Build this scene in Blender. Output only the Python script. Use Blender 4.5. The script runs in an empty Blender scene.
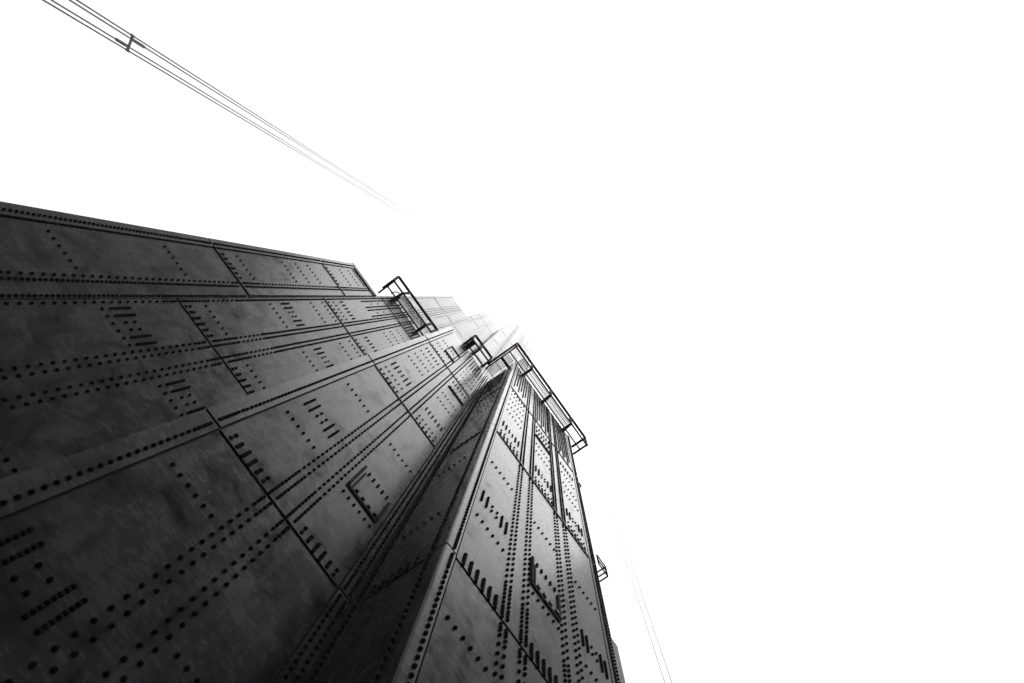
import bpy, math, random
import numpy as np
random.seed(7)
sc = bpy.context.scene
COL = sc.collection
ZC = 1.6                      # eye height above the ground
DA, D3, DC, UB = 4.10, 3.15, 2.04, 1.37   # distance of the three stepped wall planes, and of the return wall


# ---------------------------------------------------------------- materials
def mat(name, base, rough, rvar=0.0, bvar=0.0, bump=0.0, spec=0.5, scale=1.0, metallic=0.0, svar=0.0):
    m = bpy.data.materials.new(name)
    m.use_nodes = True
    nt = m.node_tree
    N, L = nt.nodes, nt.links
    b = N['Principled BSDF']
    b.inputs['Specular IOR Level'].default_value = spec
    b.inputs['Metallic'].default_value = metallic
    b.inputs['Roughness'].default_value = rough
    b.inputs['Base Color'].default_value = (base, base, base, 1)
    if not (rvar or bvar or bump):
        return m
    geo = N.new('ShaderNodeNewGeometry')
    mp = N.new('ShaderNodeMapping')
    mp.inputs['Scale'].default_value = (scale, scale, scale * 0.8)
    L.new(geo.outputs['Position'], mp.inputs['Vector'])
    n1 = N.new('ShaderNodeTexNoise')
    n1.inputs['Scale'].default_value = 3.4
    n1.inputs['Detail'].default_value = 7
    n1.inputs['Roughness'].default_value = 0.62
    n1.inputs['Distortion'].default_value = 0.6
    L.new(mp.outputs['Vector'], n1.inputs['Vector'])
    mp2 = N.new('ShaderNodeMapping')                       # rain streaks run down the wall
    mp2.inputs['Scale'].default_value = (scale * 9, scale * 9, scale * 0.8)
    L.new(geo.outputs['Position'], mp2.inputs['Vector'])
    n2 = N.new('ShaderNodeTexNoise')
    n2.inputs['Scale'].default_value = 1.0
    n2.inputs['Detail'].default_value = 5
    L.new(mp2.outputs['Vector'], n2.inputs['Vector'])
    mx = N.new('ShaderNodeMix')
    mx.data_type = 'FLOAT'
    mx.inputs[0].default_value = 0.22
    L.new(n1.outputs['Fac'], mx.inputs[2])
    L.new(n2.outputs['Fac'], mx.inputs[3])
    n4 = N.new('ShaderNodeTexNoise')                        # fine grain of brushed and weathered paint
    mp4 = N.new('ShaderNodeMapping')                       # brushed across the wall
    mp4.inputs['Scale'].default_value = (scale * 0.45, scale * 0.45, scale * 1.6)
    L.new(geo.outputs['Position'], mp4.inputs['Vector'])
    n4.inputs['Scale'].default_value = 20
    n4.inputs['Detail'].default_value = 9
    n4.inputs['Roughness'].default_value = 0.72
    L.new(mp4.outputs['Vector'], n4.inputs['Vector'])
    mx4 = N.new('ShaderNodeMix')
    mx4.data_type = 'FLOAT'
    mx4.inputs[0].default_value = 0.36
    L.new(mx.outputs[0], mx4.inputs[2])
    L.new(n4.outputs['Fac'], mx4.inputs[3])
    mx = mx4
    st = N.new('ShaderNodeMapRange')
    st.inputs['From Min'].default_value = 0.35
    st.inputs['From Max'].default_value = 0.65
    L.new(mx.outputs[0], st.inputs['Value'])
    r = N.new('ShaderNodeMapRange')
    r.inputs['To Min'].default_value = max(0.05, rough - rvar)
    r.inputs['To Max'].default_value = rough + rvar
    L.new(st.outputs['Result'], r.inputs['Value'])
    L.new(r.outputs['Result'], b.inputs['Roughness'])
    c = N.new('ShaderNodeMapRange')
    c.inputs['To Min'].default_value = base * (1 - bvar)
    c.inputs['To Max'].default_value = base * (1 + bvar)
    L.new(st.outputs['Result'], c.inputs['Value'])
    L.new(c.outputs['Result'], b.inputs['Base Color'])
    if svar:
        sv = N.new('ShaderNodeMapRange')
        sv.inputs['To Min'].default_value = spec * (1 - svar)
        sv.inputs['To Max'].default_value = spec * (1 + svar)
        L.new(st.outputs['Result'], sv.inputs['Value'])
        L.new(sv.outputs['Result'], b.inputs['Specular IOR Level'])
    if bump:
        n3 = N.new('ShaderNodeTexNoise')
        n3.inputs['Scale'].default_value = 5.0 * scale
        n3.inputs['Detail'].default_value = 6
        n3.inputs['Roughness'].default_value = 0.6
        L.new(geo.outputs['Position'], n3.inputs['Vector'])
        bp = N.new('ShaderNodeBump')
        bp.inputs['Strength'].default_value = bump
        bp.inputs['Distance'].default_value = 0.012
        L.new(n3.outputs['Fac'], bp.inputs['Height'])
        L.new(bp.outputs['Normal'], b.inputs['Normal'])
    return m


STEEL = mat('painted_steel', 0.0100, 0.25, 0.13, 0.7, 0.10, spec=0.066, svar=0.85)
EDGE = mat('angle_steel', 0.012, 0.26, 0.12, 0.6, 0.08, spec=0.10, svar=0.5)
RIVET = mat('shaded_rivet_steel', 0.004, 0.8, spec=0.04)  # darker than the plates: the shade under the rivet heads put into the colour
FOGGED = mat('weathered_steel', 0.045, 0.345, 0.05, 0.3, spec=0.12)  # upper shafts, same paint as below: fog paleness put into colour and roughness
CORE = mat('dark_steel', 0.008, 0.7, spec=0.2)
RAIL = mat('rail_steel', 0.008, 0.75, spec=0.08)
CABLE = mat('cable_steel', 0.012, 0.6, spec=0.3)
ASPH = mat('asphalt', 0.05, 0.9, 0.05, 0.3, 0.5, spec=0.3, scale=2.0)


# ---------------------------------------------------------------- frames: (along, height, outward) -> world
def front(D):
    return lambda a, h, o: (a, D - o, h + ZC)


def side_left(U):             # a wall facing -x; a = minus the depth
    return lambda a, h, o: (U - o, -a, h + ZC)


def side_right(U):            # a wall facing +x; a = depth
    return lambda a, h, o: (U + o, a, h + ZC)


FA, F3, FC, FB = front(DA), front(D3), front(DC), side_left(UB)
ID = lambda x, y, z: (x, y, z)


class MB:
    def __init__(self):
        self.v, self.f, self.s, self.m = [], [], [], []

    def add(self, vs, fs, smooth=False, mi=0):
        k = len(self.v)
        self.v += vs
        self.f += [tuple(i + k for i in f) for f in fs]
        self.s += [smooth] * len(fs)
        self.m += [mi] * len(fs)

    def box(self, F, a0, a1, h0, h1, o0, o1):
        vs = [F(a, h, o) for o in (o0, o1) for h in (h0, h1) for a in (a0, a1)]
        self.add(vs, [(0, 2, 3, 1), (4, 5, 7, 6), (0, 1, 5, 4), (2, 6, 7, 3), (0, 4, 6, 2), (1, 3, 7, 5)])

    def prism(self, pts, z0, z1, F=None):      # plan outline, anticlockwise seen from above
        n = len(pts)
        vs = [(x, y, z0) for x, y in pts] + [(x, y, z1) for x, y in pts]
        fs = [(i, (i + 1) % n, n + (i + 1) % n, n + i) for i in range(n)]
        fs += [tuple(range(n))[::-1], tuple(range(n, 2 * n))]
        self.add(vs, fs)

    def rivet(self, F, a, h, o=0.0, r=0.0185, seg=9):
        vs = []
        t = random.random()
        for rr, oo in ((1.0, -0.002), (0.95, 0.008), (0.66, 0.0195)):
            for k in range(seg):
                w = 2 * math.pi * (k + t) / seg
                vs.append(F(a + r * rr * math.cos(w), h + r * rr * math.sin(w), o + oo))
        vs.append(F(a, h, o + 0.0235))
        fs = []
        for q in range(2):
            for k in range(seg):
                j = (k + 1) % seg
                fs.append((q * seg + k, q * seg + j, (q + 1) * seg + j, (q + 1) * seg + k))
        for k in range(seg):
            fs.append((2 * seg + k, 2 * seg + (k + 1) % seg, 3 * seg))
        self.add(vs, fs, True, 1)

    def bar(self, p, q, w, d=None):            # square bar between two points
        d = d or w
        p, q = np.array(p, float), np.array(q, float)
        t = (q - p) / np.linalg.norm(q - p)
        up = np.array((0, 0, 1.0)) if abs(t[2]) < 0.9 else np.array((0, 1.0, 0))
        s = np.cross(t, up); s /= np.linalg.norm(s)
        u = np.cross(s, t)
        vs = [tuple(c + s * x * w / 2 + u * y * d / 2) for c in (p, q) for x, y in ((-1, -1), (1, -1), (1, 1), (-1, 1))]
        self.add(vs, [(0, 1, 2, 3), (7, 6, 5, 4), (0, 4, 5, 1), (1, 5, 6, 2), (2, 6, 7, 3), (3, 7, 4, 0)])

    def tube(self, pts, r, seg=8):
        rings = []
        for i, p in enumerate(pts):
            a = np.array(pts[max(i - 1, 0)], float); b = np.array(pts[min(i + 1, len(pts) - 1)], float)
            t = (b - a) / np.linalg.norm(b - a)
            up = np.array((0, 0, 1.0)) if abs(t[2]) < 0.9 else np.array((0, 1.0, 0))
            s = np.cross(t, up); s /= np.linalg.norm(s)
            u = np.cross(s, t)
            rings.append([tuple(np.array(p) + r * (math.cos(2 * math.pi * k / seg) * s + math.sin(2 * math.pi * k / seg) * u)) for k in range(seg)])
        vs = [v for g in rings for v in g]
        fs = []
        for i in range(len(pts) - 1):
            for k in range(seg):
                j = (k + 1) % seg
                fs.append((i * seg + k, i * seg + j, (i + 1) * seg + j, (i + 1) * seg + k))
        fs += [tuple(range(seg))[::-1], tuple(range((len(pts) - 1) * seg, len(pts) * seg))]
        self.add(vs, fs, True)

    def build(self, name, m, parent=None):
        me = bpy.data.meshes.new(name)
        me.from_pydata(self.v, [], self.f)
        me.polygons.foreach_set('use_smooth', self.s)
        me.materials.append(m)
        if any(self.m):
            me.materials.append(RIVET)
            me.polygons.foreach_set('material_index', self.m)
        me.update()
        o = bpy.data.objects.new(name, me)
        COL.objects.link(o)
        if parent:
            o.parent = parent
            M = parent
            off = np.zeros(3)
            while M:
                off += np.array(M.location); M = M.parent
            o.location = (0, 0, 0)
            if off.any():
                me.transform(__import__('mathutils').Matrix.Translation(tuple(-off)))
        return o


def empty(name, loc):
    o = bpy.data.objects.new(name, None)
    o.location = loc
    o.empty_display_size = 0.3
    COL.objects.link(o)
    return o


# ---------------------------------------------------------------- the tower
tower = empty('bridge_tower', (0.2, 6.0, 0))
tower['label'] = 'dark riveted steel bridge tower rising stepped into fog'
tower['category'] = 'bridge tower'

GAP = 0.018      # half the open joint between plates


def spacing_row(mb, F, a, h0, h1, seams, tight=0.06, wide=0.125, phase=0.0, solid_from=1e9, o=0.0):
    h = h0 + 0.03 + phase
    while h < h1 - 0.03:
        d = min(abs(h - s) for s in seams)
        up = any(0 <= h - s < 0.62 or 0 <= s - h < 0.30 for s in seams)
        if d > 0.03:
            mb.rivet(F, a, h, o, seg=7 if h > 8 else 9)
        step = 0.045 if d < 0.20 else (0.075 if up else wide)
        if h > solid_from:
            step = tight
        h += step


COLS = [0.102 * k for k in range(6)]


def ev(mb, F, a0, kind, h, n=6, **k):
    seg = 7 if h > 8 else 9
    R = lambda a, hh: mb.rivet(F, a, hh, 0.0, seg=seg)
    if kind == 'row':
        for c in COLS[:n]:
            R(a0 + c, h)
    elif kind == 'hand':       # hand hole cover: long tight bars either side of four rivets
        for i, c in enumerate(COLS[:n]):
            if i in (2, 3):
                R(a0 + c, h + 0.07); R(a0 + c, h + 0.21)
            else:
                for q in range(8):
                    R(a0 + c, h + 0.29 * q / 7)
    elif kind == 'seam':
        pat = [(.075, .165), (.065, .11, .155), (.035, .08, .125, .175), (.035, .08, .125, .175), (.065, .11, .155), (.075, .165)]
        for c, p in list(zip(COLS, pat))[:n]:
            for q in p:
                mb.rivet(F, a0 + c, h + q, 0.0, seg=seg, r=0.023)
    elif kind == 'seamlong':
        for c in COLS[:n]:
            for q in (.03, .07, .11, .15, .19, .23):
                mb.rivet(F, a0 + c, h + q, 0.0, seg=seg, r=0.022)
    elif kind == 'seamdots':   # short bar and one row of loose rivets above it
        for c in COLS[:n]:
            for q in (.04, .09, .14):
                R(a0 + c, h + q)
            R(a0 + c, h + 0.42)
    elif kind == 'bars':       # short bars of three
        for c in COLS[:n]:
            for q in (0, .05, .10, .15):
                R(a0 + c, h + q)
    elif kind == 'tight':      # tight horizontal row
        x = a0 - 0.06
        while x < a0 + COLS[n - 1] + 0.07:
            R(x, h); x += 0.05
    elif kind == 'stripe':
        for i, c in enumerate(COLS[:n]):
            if i in k.get('cols', (0, 1, 2, 3, 4, 5)):
                hh = h + (0.25 if i % 2 else 0) * k.get('jag', 0)
                while hh < k['top']:
                    mb.rivet(F, a0 + c, hh, 0.0, seg=6); hh += 0.062
    elif kind == 'ledge':      # a projecting horizontal flat
        mb.box(F, a0 - 0.08, a0 + COLS[n - 1] + 0.08, h, h + 0.05, 0.0005, 0.03)


def plates(F, lo, hi, a0, seams, top, events, rows, n=6, bottom=-ZC + 0.02, name='wall_plate', solid=1e9):
    """one column of wall plates between its open joints, each plate its own part with its rivets"""
    hs = [bottom] + [s for s in seams if s < top] + [top]
    for h0, h1 in zip(hs[:-1], hs[1:]):
        mb = MB()
        b = h0 + (GAP if h0 > bottom else 0)
        t = h1 - (GAP if h1 < top else 0)
        mb.box(F, lo + 0.0004, hi - 0.0004, b, t, -0.016, 0.0)
        if h0 > bottom:        # the lap strip that dresses the foot of the plate
            mb.box(F, lo + 0.004, hi - 0.004, b + 0.001, b + 0.022, 0.0004, 0.006 if h0 < 8 else 0.018)
        for e in events:
            if h0 <= e[1] < h1:
                kw = e[2] if len(e) > 2 else {}
                ev(mb, F, a0, e[0], e[1], n=n, **kw)
        for i, (ra, sty) in enumerate(rows):
            spacing_row(mb, F, ra, b, t, hs[1:-1] or [99], phase=0.06 * (i % 2), solid_from=0 if sty == 't' else solid, tight=0.066)
        mb.build(name, STEEL, tower)


S48 = [4.8, 9.55, 14.4]
SA1 = [4.4, 9.17, 13.83]
SA2 = [2.4, 7.25, 12.3, 16.9]

# body behind the plates
mb = MB()
mb.prism([(-4.15, DA + .03), (-2.95, DA + .03), (-2.95, 12), (-4.15, 12)], 0, 16.5 + ZC)
mb.build('shaft_body', CORE, tower)
mb = MB()
mb.prism([(-2.946, DA + .03), (-.92, DA + .03), (-.92, D3 + .03), (UB + .03, D3 + .03), (UB + .03, DC + .03), (4.60, DC + .03), (4.60, 11.99), (-2.946, 11.99)], 0, 18.75 + ZC)
mb.build('shaft_body', CORE, tower)

# wall A, three cells
A1 = [('row', h) for h in (2.1, 4.0, 5.93, 7.84, 9.77, 11.52, 12.16, 12.8, 14.88, 15.57)] + [('seam', s) for s in SA1] + [('tight', 16.02), ('tight', 16.2)]
plates(FA, -3.965, -2.917, -3.85, SA1, 16.42, A1, [(-3.23, 'w'), (-3.155, 't'), (-2.95, 't')])
A2 = [('row', h) for h in (0.5, 3.9, 5.87, 7.78, 9.7, 11.46, 12.09, 12.75)] + [('hand', 1.2), ('hand', 5.99), ('hand', 10.13)] + \
     [('seam', s) for s in SA2[:3]] + [('bars', 13.2), ('stripe', 14.8, dict(top=18.6, cols=(0, 2, 3, 5)))] + [('row', 15.48), ('row', 16.1)]
plates(FA, -2.905, -2.01, -2.77, SA2, 18.72, A2, [(-2.86, 'w'), (-2.17, 'w'), (-2.09, 'w')], solid=8.6)
A3 = [('row', h) for h in (0.5, 3.9, 5.87, 7.72, 9.62, 11.43, 12.02, 14.75, 15.38, 16.08)] + [('hand', 1.2), ('hand', 5.99), ('hand', 10.1)] + \
     [('seam', s) for s in SA2[:3]] + [('bars', 13.1), ('stripe', 17.0, dict(top=18.1))]
plates(FA, -2.01, -.98, -1.69, SA2, 18.72, A3, [(-1.89, 'w'), (-1.81, 'w')], solid=8.6)

# wall 3, two cells
B1 = [('row', h) for h in (0.9, 4.06, 6.03, 8.02, 10.05, 11.86, 12.47, 13.12, 15.3, 16.2)] + [('hand', 2.56), ('hand', 6.5), ('hand', 10.45)] + \
     [('seam', s) for s in S48] + [('bars', 13.66)]
plates(F3, -.725, .20, -.615, S48, 18.72, B1, [(.02, 'w'), (.105, 'w')], solid=9.3)
B2 = [('row', h) for h in (0.9, 2.3, 3.1, 5.98, 7.96, 9.95, 11.78, 12.41, 15.3, 15.9, 16.5)] + \
     [('seam', s) for s in S48] + [('bars', 10.5), ('bars', 13.9), ('stripe', 17.0, dict(top=18.6))]
plates(F3, .20, 1.115, .505, S48, 18.72, B2, [(.30, 'w'), (.385, 'w')], solid=9.3)

# return wall B
BB = [('row', h) for h in (1.1, 3.0, 6.05, 8.24, 12.2, 12.85, 13.4, 14.0)] + [('seam', s) for s in S48] + [('stripe', 15.2, dict(top=18.5, jag=1))]
plates(FB, -2.99, -2.275, -2.93, S48, 18.72, BB, [])

# wall C, three cells
C1 = [('row', h) for h in (1.0, 2.0, 4.0, 6.0, 7.98, 9.95, 11.8, 12.42, 13.05, 13.66)] + [('hand', 2.5), ('hand', 6.45), ('hand', 10.35)] + \
     [('seamlong', s) for s in S48[:2]] + [('bars', 14.1), ('stripe', 15.0, dict(top=18.6, jag=2))]
plates(FC, 1.525, 2.44, 1.62, S48, 18.72, C1, [(2.245, 'w'), (2.33, 'w')], solid=9.3)
C2 = [('row', h) for h in (1.0, 2.0, 4.0, 5.95, 7.9, 9.95, 11.7, 12.3, 13.0)] + [('hand', 2.5), ('hand', 10.35)] + \
     [('seamlong', s) for s in S48[:2]] + [('bars', 13.4), ('bars', 13.8), ('stripe', 14.5, dict(top=18.6, jag=2))]
plates(FC, 2.44, 3.48, 2.725, S48, 18.72, C2, [(2.55, 'w'), (2.635, 'w'), (3.305, 'w'), (3.39, 'w')], solid=9.3)
C3 = [('row', h) for h in (1.0, 2.0, 4.0, 5.95, 7.8, 9.95, 11.55, 12.15, 12.9)] + [('hand', 2.5), ('hand', 6.33), ('hand', 10.3)] + \
     [('seamlong', s) for s in S48[:2]] + [('bars', 13.5), ('stripe', 14.5, dict(top=18.6, jag=2))]
plates(FC, 3.48, 4.405, 3.785, S48, 18.72, C3, [(3.58, 'w'), (3.665, 'w')], solid=9.3)


# corner angles, cut at the joints
def angle(outline, seams, top, rows, name='corner_angle', bottom=-ZC + 0.02, mat_=EDGE, splice=None):
    hs = [bottom] + [s for s in seams if s < top] + [top]
    for h0, h1 in zip(hs[:-1], hs[1:]):
        b = h0 + (0.02 if h0 > bottom else 0)
        t = h1 - (0.008 if h1 < top else 0)
        mb = MB()
        mb.prism(outline, b + ZC, t + ZC)
        for F, a, o, st in rows:
            h = b + 0.05
            while h < t - 0.02:
                mb.rivet(F, a, h, o + (.010 if splice and h0 > bottom and h < b + .46 else 0), seg=8)
                near = any(abs(h - s) < 0.36 for s in hs[1:-1])
                h += 0.045 if near else st
        ob = mb.build(name, mat_, tower)
        if splice and h0 > bottom:
            F, a0, a1, o = splice
            sp = MB()
            sp.box(F, a0, a1, b - 0.01, b + 0.46, o + 0.0006, o + 0.010)
            sp.build('splice_plate', mat_, ob)


P = .022
def rect(x0, x1, y0, y1):
    return [(x0, y0), (x1, y0), (x1, y1), (x0, y1)]

angle(rect(-4.17, -3.985, DA - P, DA + .5), SA1, 16.45, [(FA, -4.055, P, .068)])
angle(rect(-.955, -.745, D3 - P, DA + .02), S48, 18.72, [(F3, -.815, P, .085)], splice=(F3, -.957, -.75, P))
angle(rect(1.135, 1.32, D3 - P, D3 + .02), S48, 18.72, [(F3, 1.18, P, .085), (F3, 1.262, P, .085)])
mb = MB()
mb.box(FB, -3.13, -3.005, -ZC + .02, 18.7, -.02, .018)
h = 0.5
while h < 18.6:
    mb.rivet(FB, -3.065, h, .018, seg=7); h += .08
mb.build('corner_angle', EDGE, tower)
# the outer corner, rolled round
pts = [(UB - P, 2.255), (UB - P, DC + .006)]
for k in range(1, 6):
    w = math.pi / 2 * k / 6
    pts.append((UB - P + .026 * (1 - math.cos(w)), DC + .004 - .026 * math.sin(w)))
pts += [(UB - P + .027, DC - P), (1.495, DC - P), (1.495, DC + .02), (UB + .02, DC + .02), (UB + .02, 2.255)]
angle(pts, S48, 18.72, [(FC, 1.452, P, .085), (FB, -2.2, P, .09)])
angle(rect(4.43, 4.50, DC - .004, DC + .02), S48, 18.72, [])
angle(rect(4.525, 4.625, DC - P, DC + .3), S48, 18.72, [(FC, 4.56, P, .07)])


# hatches: framed covers
def hatch(F, a0, a1, h0, h1, name='access_hatch'):
    mb = MB()
    mb.box(F, a0 + .03, a1 - .03, h0 + .03, h1 - .03, .0008, .008)
    for k in range(5):
        x = a0 + .09 + (a1 - a0 - .18) * k / 4
        mb.rivet(F, x, h1 - .07, .008); mb.rivet(F, x, h1 - .025, .008)
    for k in range(4):
        x = a0 + .12 + (a1 - a0 - .2) * k / 3
        mb.box(F, x - .025, x + .025, h0 + .05, h0 + .1, .008, .035)
    o = mb.build(name, STEEL, tower)
    f = MB()
    f.box(F, a0 - .03, a1, h0 - .03, h0 + .015, .001, .02)
    f.box(F, a0 - .03, a0 + .004, h0 + .02, h1, .001, .03)
    f.box(F, a0 + .035, a0 + .06, h0 + .03, h1 - .12, .0085, .02)
    f.box(F, a1 - .04, a1, h0 + .02, h1 - .1, .001, .03)
    f.build('hatch_frame', RAIL, o)


hatch(F3, .50, 1.06, 6.16, 6.80)
hatch(FC, 2.70, 3.27, 6.13, 6.74)
for F, a0, h in ((F3, .5, 13.25), (FC, 2.69, 12.93)):
    mb = MB()
    mb.box(F, a0 - .02, a0 + .60, h, h + .05, .001, .03)
    for k in range(6):
        mb.box(F, a0 + .03 + .1 * k, a0 + .06 + .1 * k, h + .052, h + .14, .001, .03)
    mb.build('hinge_bar', RAIL, tower)
mb = MB()                                     # thin framed opening near the top of the middle wall
for bx in ((-.35, .12, 15.5, 15.54), (-.35, .12, 16.7, 16.74), (-.35, -.325, 15.54, 16.7), (.095, .12, 15.54, 16.7)):
    mb.box(F3, bx[0], bx[1], bx[2], bx[3], .001, .03)
mb.build('vent_frame', RAIL, tower)
mb = MB()                                     # top flat of the low left block
mb.box(FA, -4.19, -2.96, 16.46, 16.52, -.5, .03)
mb.box(FA, -4.0, -2.96, 16.30, 16.36, .0005, .035)
mb.build('top_cap', EDGE, tower)


# balconies: open deck, brackets and handrail
def balcony(F, ue, n_out, hd, deck, brk, wall, name='balcony', rail_u=None, frame=True, left_return=None, right_return=None):
    """ue=(u0,u1) frame extent, n_out = how far it stands off the wall, hd = deck height"""
    u0, u1 = ue
    mb = MB()
    mb.box(F, u0, u1, hd, hd + .10, n_out - .05, n_out)          # edge beam
    mb.box(F, u0, u1, hd + .02, hd + .08, .03, .075)             # wall angle
    if left_return is not None:
        mb.box(F, u0, u0 + .05, hd, hd + .1, left_return, n_out - .051)
    if right_return is not None:
        mb.box(F, u1 - .05, u1, hd, hd + .1, right_return, n_out - .051)
    ob = mb.build(name, RAIL, tower)
    d = MB()                                                    # grating bars
    if deck:
        x = deck[0]
        while x < deck[1]:
            d.box(F, x, x + .016, hd + .03, hd + .075, .08, n_out - .055)
            x += .048
        for oo in (.18, .27):
            if oo < n_out - .08:
                d.box(F, deck[0], deck[1], hd + .035, hd + .07, oo, oo + .012)
        d.build('deck_grating', RAIL, ob)
    for b in brk:
        k = MB()
        vs = []
        for da in (-.04, .04):
            vs += [F(b + da, hd - .32, .002), F(b + da, hd - .004, .002), F(b + da, hd - .004, n_out + .02), F(b + da, hd - .06, n_out + .02)]
        k.add(vs, [(0, 1, 2, 3), (7, 6, 5, 4), (0, 4, 5, 1), (1, 5, 6, 2), (2, 6, 7, 3), (3, 7, 4, 0)])
        k.build('bracket', RAIL, ob)
    r = MB()
    ru0, ru1 = rail_u or ue
    z = hd + 1.05
    r.bar(F(ru0, z, n_out), F(ru1, z, n_out), .085)
    for b in list(brk) + [ru0 + .02, ru1 - .02]:
        r.bar(F(min(max(b, u0 + .02), u1 - .02), hd, n_out - .02), F(b, z, n_out - .001), .075, .06)
    if left_return is not None:
        r.bar(F(ru0, z, n_out), F(ru0, z, left_return), .075)
    if right_return is not None:
        r.bar(F(ru1, z, n_out), F(ru1, z, right_return), .075)
    r.build('handrail', RAIL, ob)
    return ob


bal = balcony(FC, (.93, 5.27), .36, 18.85, (1.42, 4.25), (1.89, 3.05, 4.28), None, rail_u=(.92, 5.27), left_return=-1.0, right_return=-.25)
d = MB()                                                          # its return along the side wall
x = -3.0
while x < -2.08:
    d.box(FB, x, x + .016, 18.88, 18.925, .06, .38); x += .05
d.build('deck_grating', RAIL, bal)
k = MB(); k.box(FB, -2.36, -2.28, 18.6, 18.84, .0, .42); k.build('bracket', RAIL, bal)
bal = balcony(FA, (-3.36, -1.15), .37, 18.35, (-2.8, -1.42), (-2.82, -1.48), None, rail_u=(-3.56, -1.15), left_return=-.35)
h = MB()
pts = [FA(-3.05, 18.3, .02)] + [FA(-3.05 + .16 * (1 - math.cos(w)), 18.35 , .02 + .22 * math.sin(w)) for w in np.linspace(.3, 2.85, 8)] + [FA(-2.72, 18.3, .02)]
h.tube(pts, .022)
h.build('ladder_hoop', RAIL, bal)
bal = balcony(F3, (-.2, .86), .34, 19.1, None, (.28, .82), None, rail_u=(-.22, .84), left_return=-.3)
d = MB(); d.box(F3, -.145, .05, 19.12, 19.19, -.2, .285); d.build('deck_grating', RAIL, bal)

# small cage and a fin on the far edge of the front wall
FR = side_right(4.63)
m1 = MB()
x0, x1, y0, y1, z0, z1 = 4.66, 4.95, DC - .06, DC + .22, 9.7 + ZC, 10.05 + ZC
for z in (z0, (z0 + z1) / 2, z1):
    m1.bar((x0, y0, z), (x1, y0, z), .022); m1.bar((x1, y0, z), (x1, y1, z), .022); m1.bar((x0, y1, z), (x1, y1, z), .022)
for x, y in ((x1, y0), (x1, y1), (x0, y0), (x0, y1)):
    m1.bar((x, y, z0), (x, y, z1), .022)
m1.build('light_cage', RAIL, tower)
m1 = MB()
m1.prism(rect(4.628, 4.80, DC - .01, DC + .9), 0, 7.55 + ZC)
m1.prism(rect(4.803, 4.85, DC + .02, DC + .9), 0, 7.1 + ZC)
m1.build('edge_fin', EDGE, tower)
m1 = MB(); m1.box(FC, 4.63, 4.72, 13.95, 14.1, -.06, .03); m1.build('edge_lug', RAIL, tower)


# upper shafts, set back, fading in the fog
def upper(u0, u1, D, h0, h1, seams, ribs):
    F = front(D)
    mb = MB()
    mb.prism(rect(u0 + .02, u1 - .02, D + .04, 11.9), h0 + ZC, h1 - .05 + ZC)
    o = mb.build('upper_shaft', FOGGED, tower)
    xs = [u0] + ribs + [u1]
    hs = [h0] + [s for s in seams if s < h1] + [h1]
    for a, b in zip(xs[:-1], xs[1:]):
        p = MB()
        for c, d in zip(hs[:-1], hs[1:]):
            p.box(F, a + .015, b - .015, c + .04, d - .04, 0, .035)
        for x in (a + .13, b - .17):
            p.box(F, x, x + .03, h0 + .2, h1 - .3, .0352, .06)
        for c in hs[1:-1]:
            for q in range(6):
                x = a + .14 + (b - a - .28) * q / 5
                p.box(F, x - .025, x + .025, c + .1, c + .8, .035, .055)
        p.build('wall_plate', FOGGED, o)


upper(-3.97, -.70, 5.5, 18.0, 41.5, [21, 26, 33.7], [-2.9, -2.62, -1.8])
upper(-.70, .34, 5.3, 18.0, 44, [22, 28, 35], [-.35])
upper(-2.6, .5, 7.0, 18.0, 70, [42, 48, 55, 62], [-2.0, -1.0, -.6])
upper(.34, 4.2, 4.2, 18.8, 66, [22, 26, 30, 36, 44, 54], [1.2, 1.5, 2.4, 2.75, 3.4])

# ---------------------------------------------------------------- hanging ropes
HC = 80.0
spots = [(-.8280, .3551), (-.8119, .3553), (-.8263, .3313), (-.8102, .3314)]
names = ['second lowest of the four dark hanger ropes crossing the upper left sky',
         'lowest of the four dark hanger ropes crossing the upper left sky',
         'uppermost of the four dark hanger ropes crossing the upper left sky',
         'second highest of the four dark hanger ropes crossing the upper left sky']
for (a, b), lb in zip(spots, names):
    m1 = MB()
    m1.tube([(a * HC, b * HC, .004), (a * HC, b * HC, HC + ZC), (a * HC, b * HC, 425)], .115, 8)
    o = m1.build('suspender_rope', CABLE)
    o['label'] = lb; o['category'] = 'rope'; o['group'] = 'hanger ropes in a bundle of four'
z = HC + ZC
pp = [(a * HC, b * HC, z) for a, b in spots]
m1 = MB()
m1.bar(pp[1], pp[2], .24)
for i in (0, 3):
    m1.bar((pp[i][0], pp[i][1] , z - 1.2), (pp[i][0], pp[i][1], z + 1.3), .36)
    q = [(p - c) * .22 for p, c in zip(pp[i], pp[3 - i])]
for i in (1, 2):
    m1.bar((pp[i][0], pp[i][1], z - .3), (pp[i][0], pp[i][1], z + .3), .3)
m1.bar((pp[0][0] - .45, pp[0][1] , z), (pp[0][0] + .45, pp[0][1], z), .14)
m1.bar((pp[3][0] - .45, pp[3][1] , z), (pp[3][0] + .45, pp[3][1], z), .14)
o = m1.build('rope_spreader', CABLE)
o['label'] = 'small dark spreader clamp joining the four hanger ropes'; o['category'] = 'clamp'
H2 = 150.0
for (a, b), lb in zip([(.7483, .2358), (.7557, .2247)], ['very faint far rope right of the tower foot, the one nearer the tower', 'very faint far rope right of the tower foot, the one farther from the tower']):
    m1 = MB()
    m1.tube([(a * H2, b * H2, .004), (a * H2, b * H2, 100), (a * H2, b * H2, 430)], .10, 6)
    o = m1.build('suspender_rope', CABLE)
    o['label'] = lb; o['category'] = 'rope'; o['group'] = 'far hanger ropes lost in fog'

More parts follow.
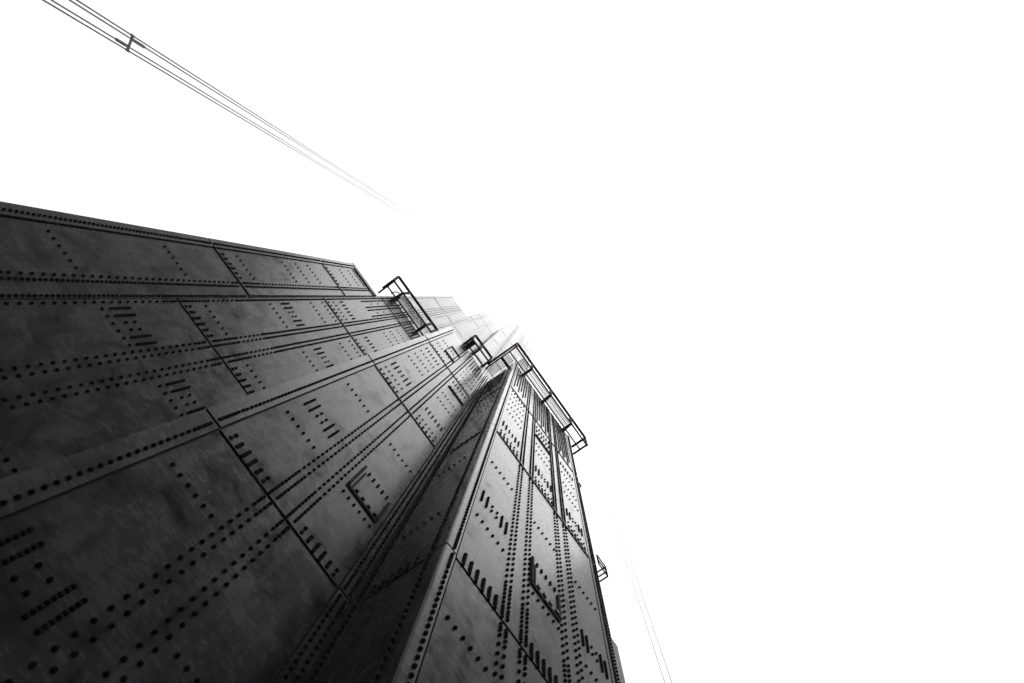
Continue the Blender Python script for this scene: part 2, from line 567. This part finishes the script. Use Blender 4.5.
# ---------------------------------------------------------------- ground, haze, sky
m1 = MB()
m1.add([(-445, -445, 0), (445, -445, 0), (445, 445, 0), (-445, 445, 0)], [(0, 1, 2, 3)])
g = m1.build('ground', ASPH); g['kind'] = 'structure'

hz = bpy.data.materials.new('haze')
hz.use_nodes = True
nt = hz.node_tree
nt.nodes.remove(nt.nodes['Principled BSDF'])
pv = nt.nodes.new('ShaderNodeVolumePrincipled')
pv.inputs['Color'].default_value = (.97, .97, .97, 1)
pv.inputs['Density'].default_value = 0.0009
nt.links.new(pv.outputs[0], nt.nodes['Material Output'].inputs['Volume'])
m1 = MB()
m1.box(ID, -450, 450, -450, 450, -1, 440)
m1.s = [False] * 6
h = m1.build('haze', hz); h['kind'] = 'stuff'

w = bpy.data.worlds.new('World')
sc.world = w
w.use_nodes = True
nt = w.node_tree
bg = nt.nodes['Background']
sky = nt.nodes.new('ShaderNodeTexSky')
sky.sky_type = 'NISHITA'
sky.sun_disc = False
SUN_EL, SUN_AZ = 79, 163       # azimuth clockwise from +Y
sky.sun_elevation = math.radians(SUN_EL)
sky.sun_rotation = math.radians(SUN_AZ)
sky.dust_density = 6
bw = nt.nodes.new('ShaderNodeRGBToBW')
nt.links.new(sky.outputs[0], bw.inputs[0])
mx = nt.nodes.new('ShaderNodeMix')         # overcast: an even fog sky over the clear one
mx.data_type = 'FLOAT'
mx.inputs[0].default_value = 0.9
tc = nt.nodes.new('ShaderNodeTexCoord')
sp = nt.nodes.new('ShaderNodeSeparateXYZ')
nt.links.new(tc.outputs['Generated'], sp.inputs[0])
cie = nt.nodes.new('ShaderNodeMapRange')      # overcast: the zenith three times as bright as the horizon
cie.inputs['To Min'].default_value = 5.0
cie.inputs['To Max'].default_value = 15.0
nt.links.new(sp.outputs['Z'], cie.inputs['Value'])
nt.links.new(cie.outputs['Result'], mx.inputs[3])
nt.links.new(bw.outputs[0], mx.inputs[2])
nt.links.new(mx.outputs[0], bg.inputs['Color'])
bg.inputs['Strength'].default_value = 0.1
sl = bpy.data.lights.new('sun', 'SUN')
sl.energy = 1.5
sl.angle = math.radians(42)
so = bpy.data.objects.new('sun', sl)
COL.objects.link(so)
from mathutils import Vector, Matrix
az, el = math.radians(SUN_AZ), math.radians(SUN_EL)
d = Vector((math.sin(az) * math.cos(el), math.cos(az) * math.cos(el), math.sin(el)))
so.rotation_euler = d.to_track_quat('Z', 'Y').to_euler()
so.location = (30, -30, 60)

# ---------------------------------------------------------------- camera, looking almost straight up
cd = bpy.data.cameras.new('camera')
cd.sensor_width = 36
cd.lens = 540 / 1024 * 36
cd.clip_start = 0.05
cd.clip_end = 2000
cam = bpy.data.objects.new('camera', cd)
COL.objects.link(cam)
UP = Vector((0.0515246, -0.08318111, 0.99520155))
U = Vector((0.58236301, 0.81205316, 0.03772247))
Nn = Vector((0.81129436, -0.57762493, -0.09028231))
rx = Vector((U.x, -Nn.x, UP.x)); ry = Vector((U.y, -Nn.y, UP.y)); rz = Vector((U.z, -Nn.z, UP.z))
M = Matrix((rx, -ry, -rz)).transposed().to_4x4()
M.translation = (0, 0, ZC)
cam.matrix_world = M
sc.camera = cam

sc.view_settings.view_transform = 'Standard'
sc.view_settings.look = 'None'
sc.view_settings.exposure = 0.26
sc.view_settings.gamma = 1.0
sc.cycles.use_denoising = True
sc.cycles.volume_bounces = 2
sc.cycles.max_bounces = 6
sc.cycles.transparent_max_bounces = 8
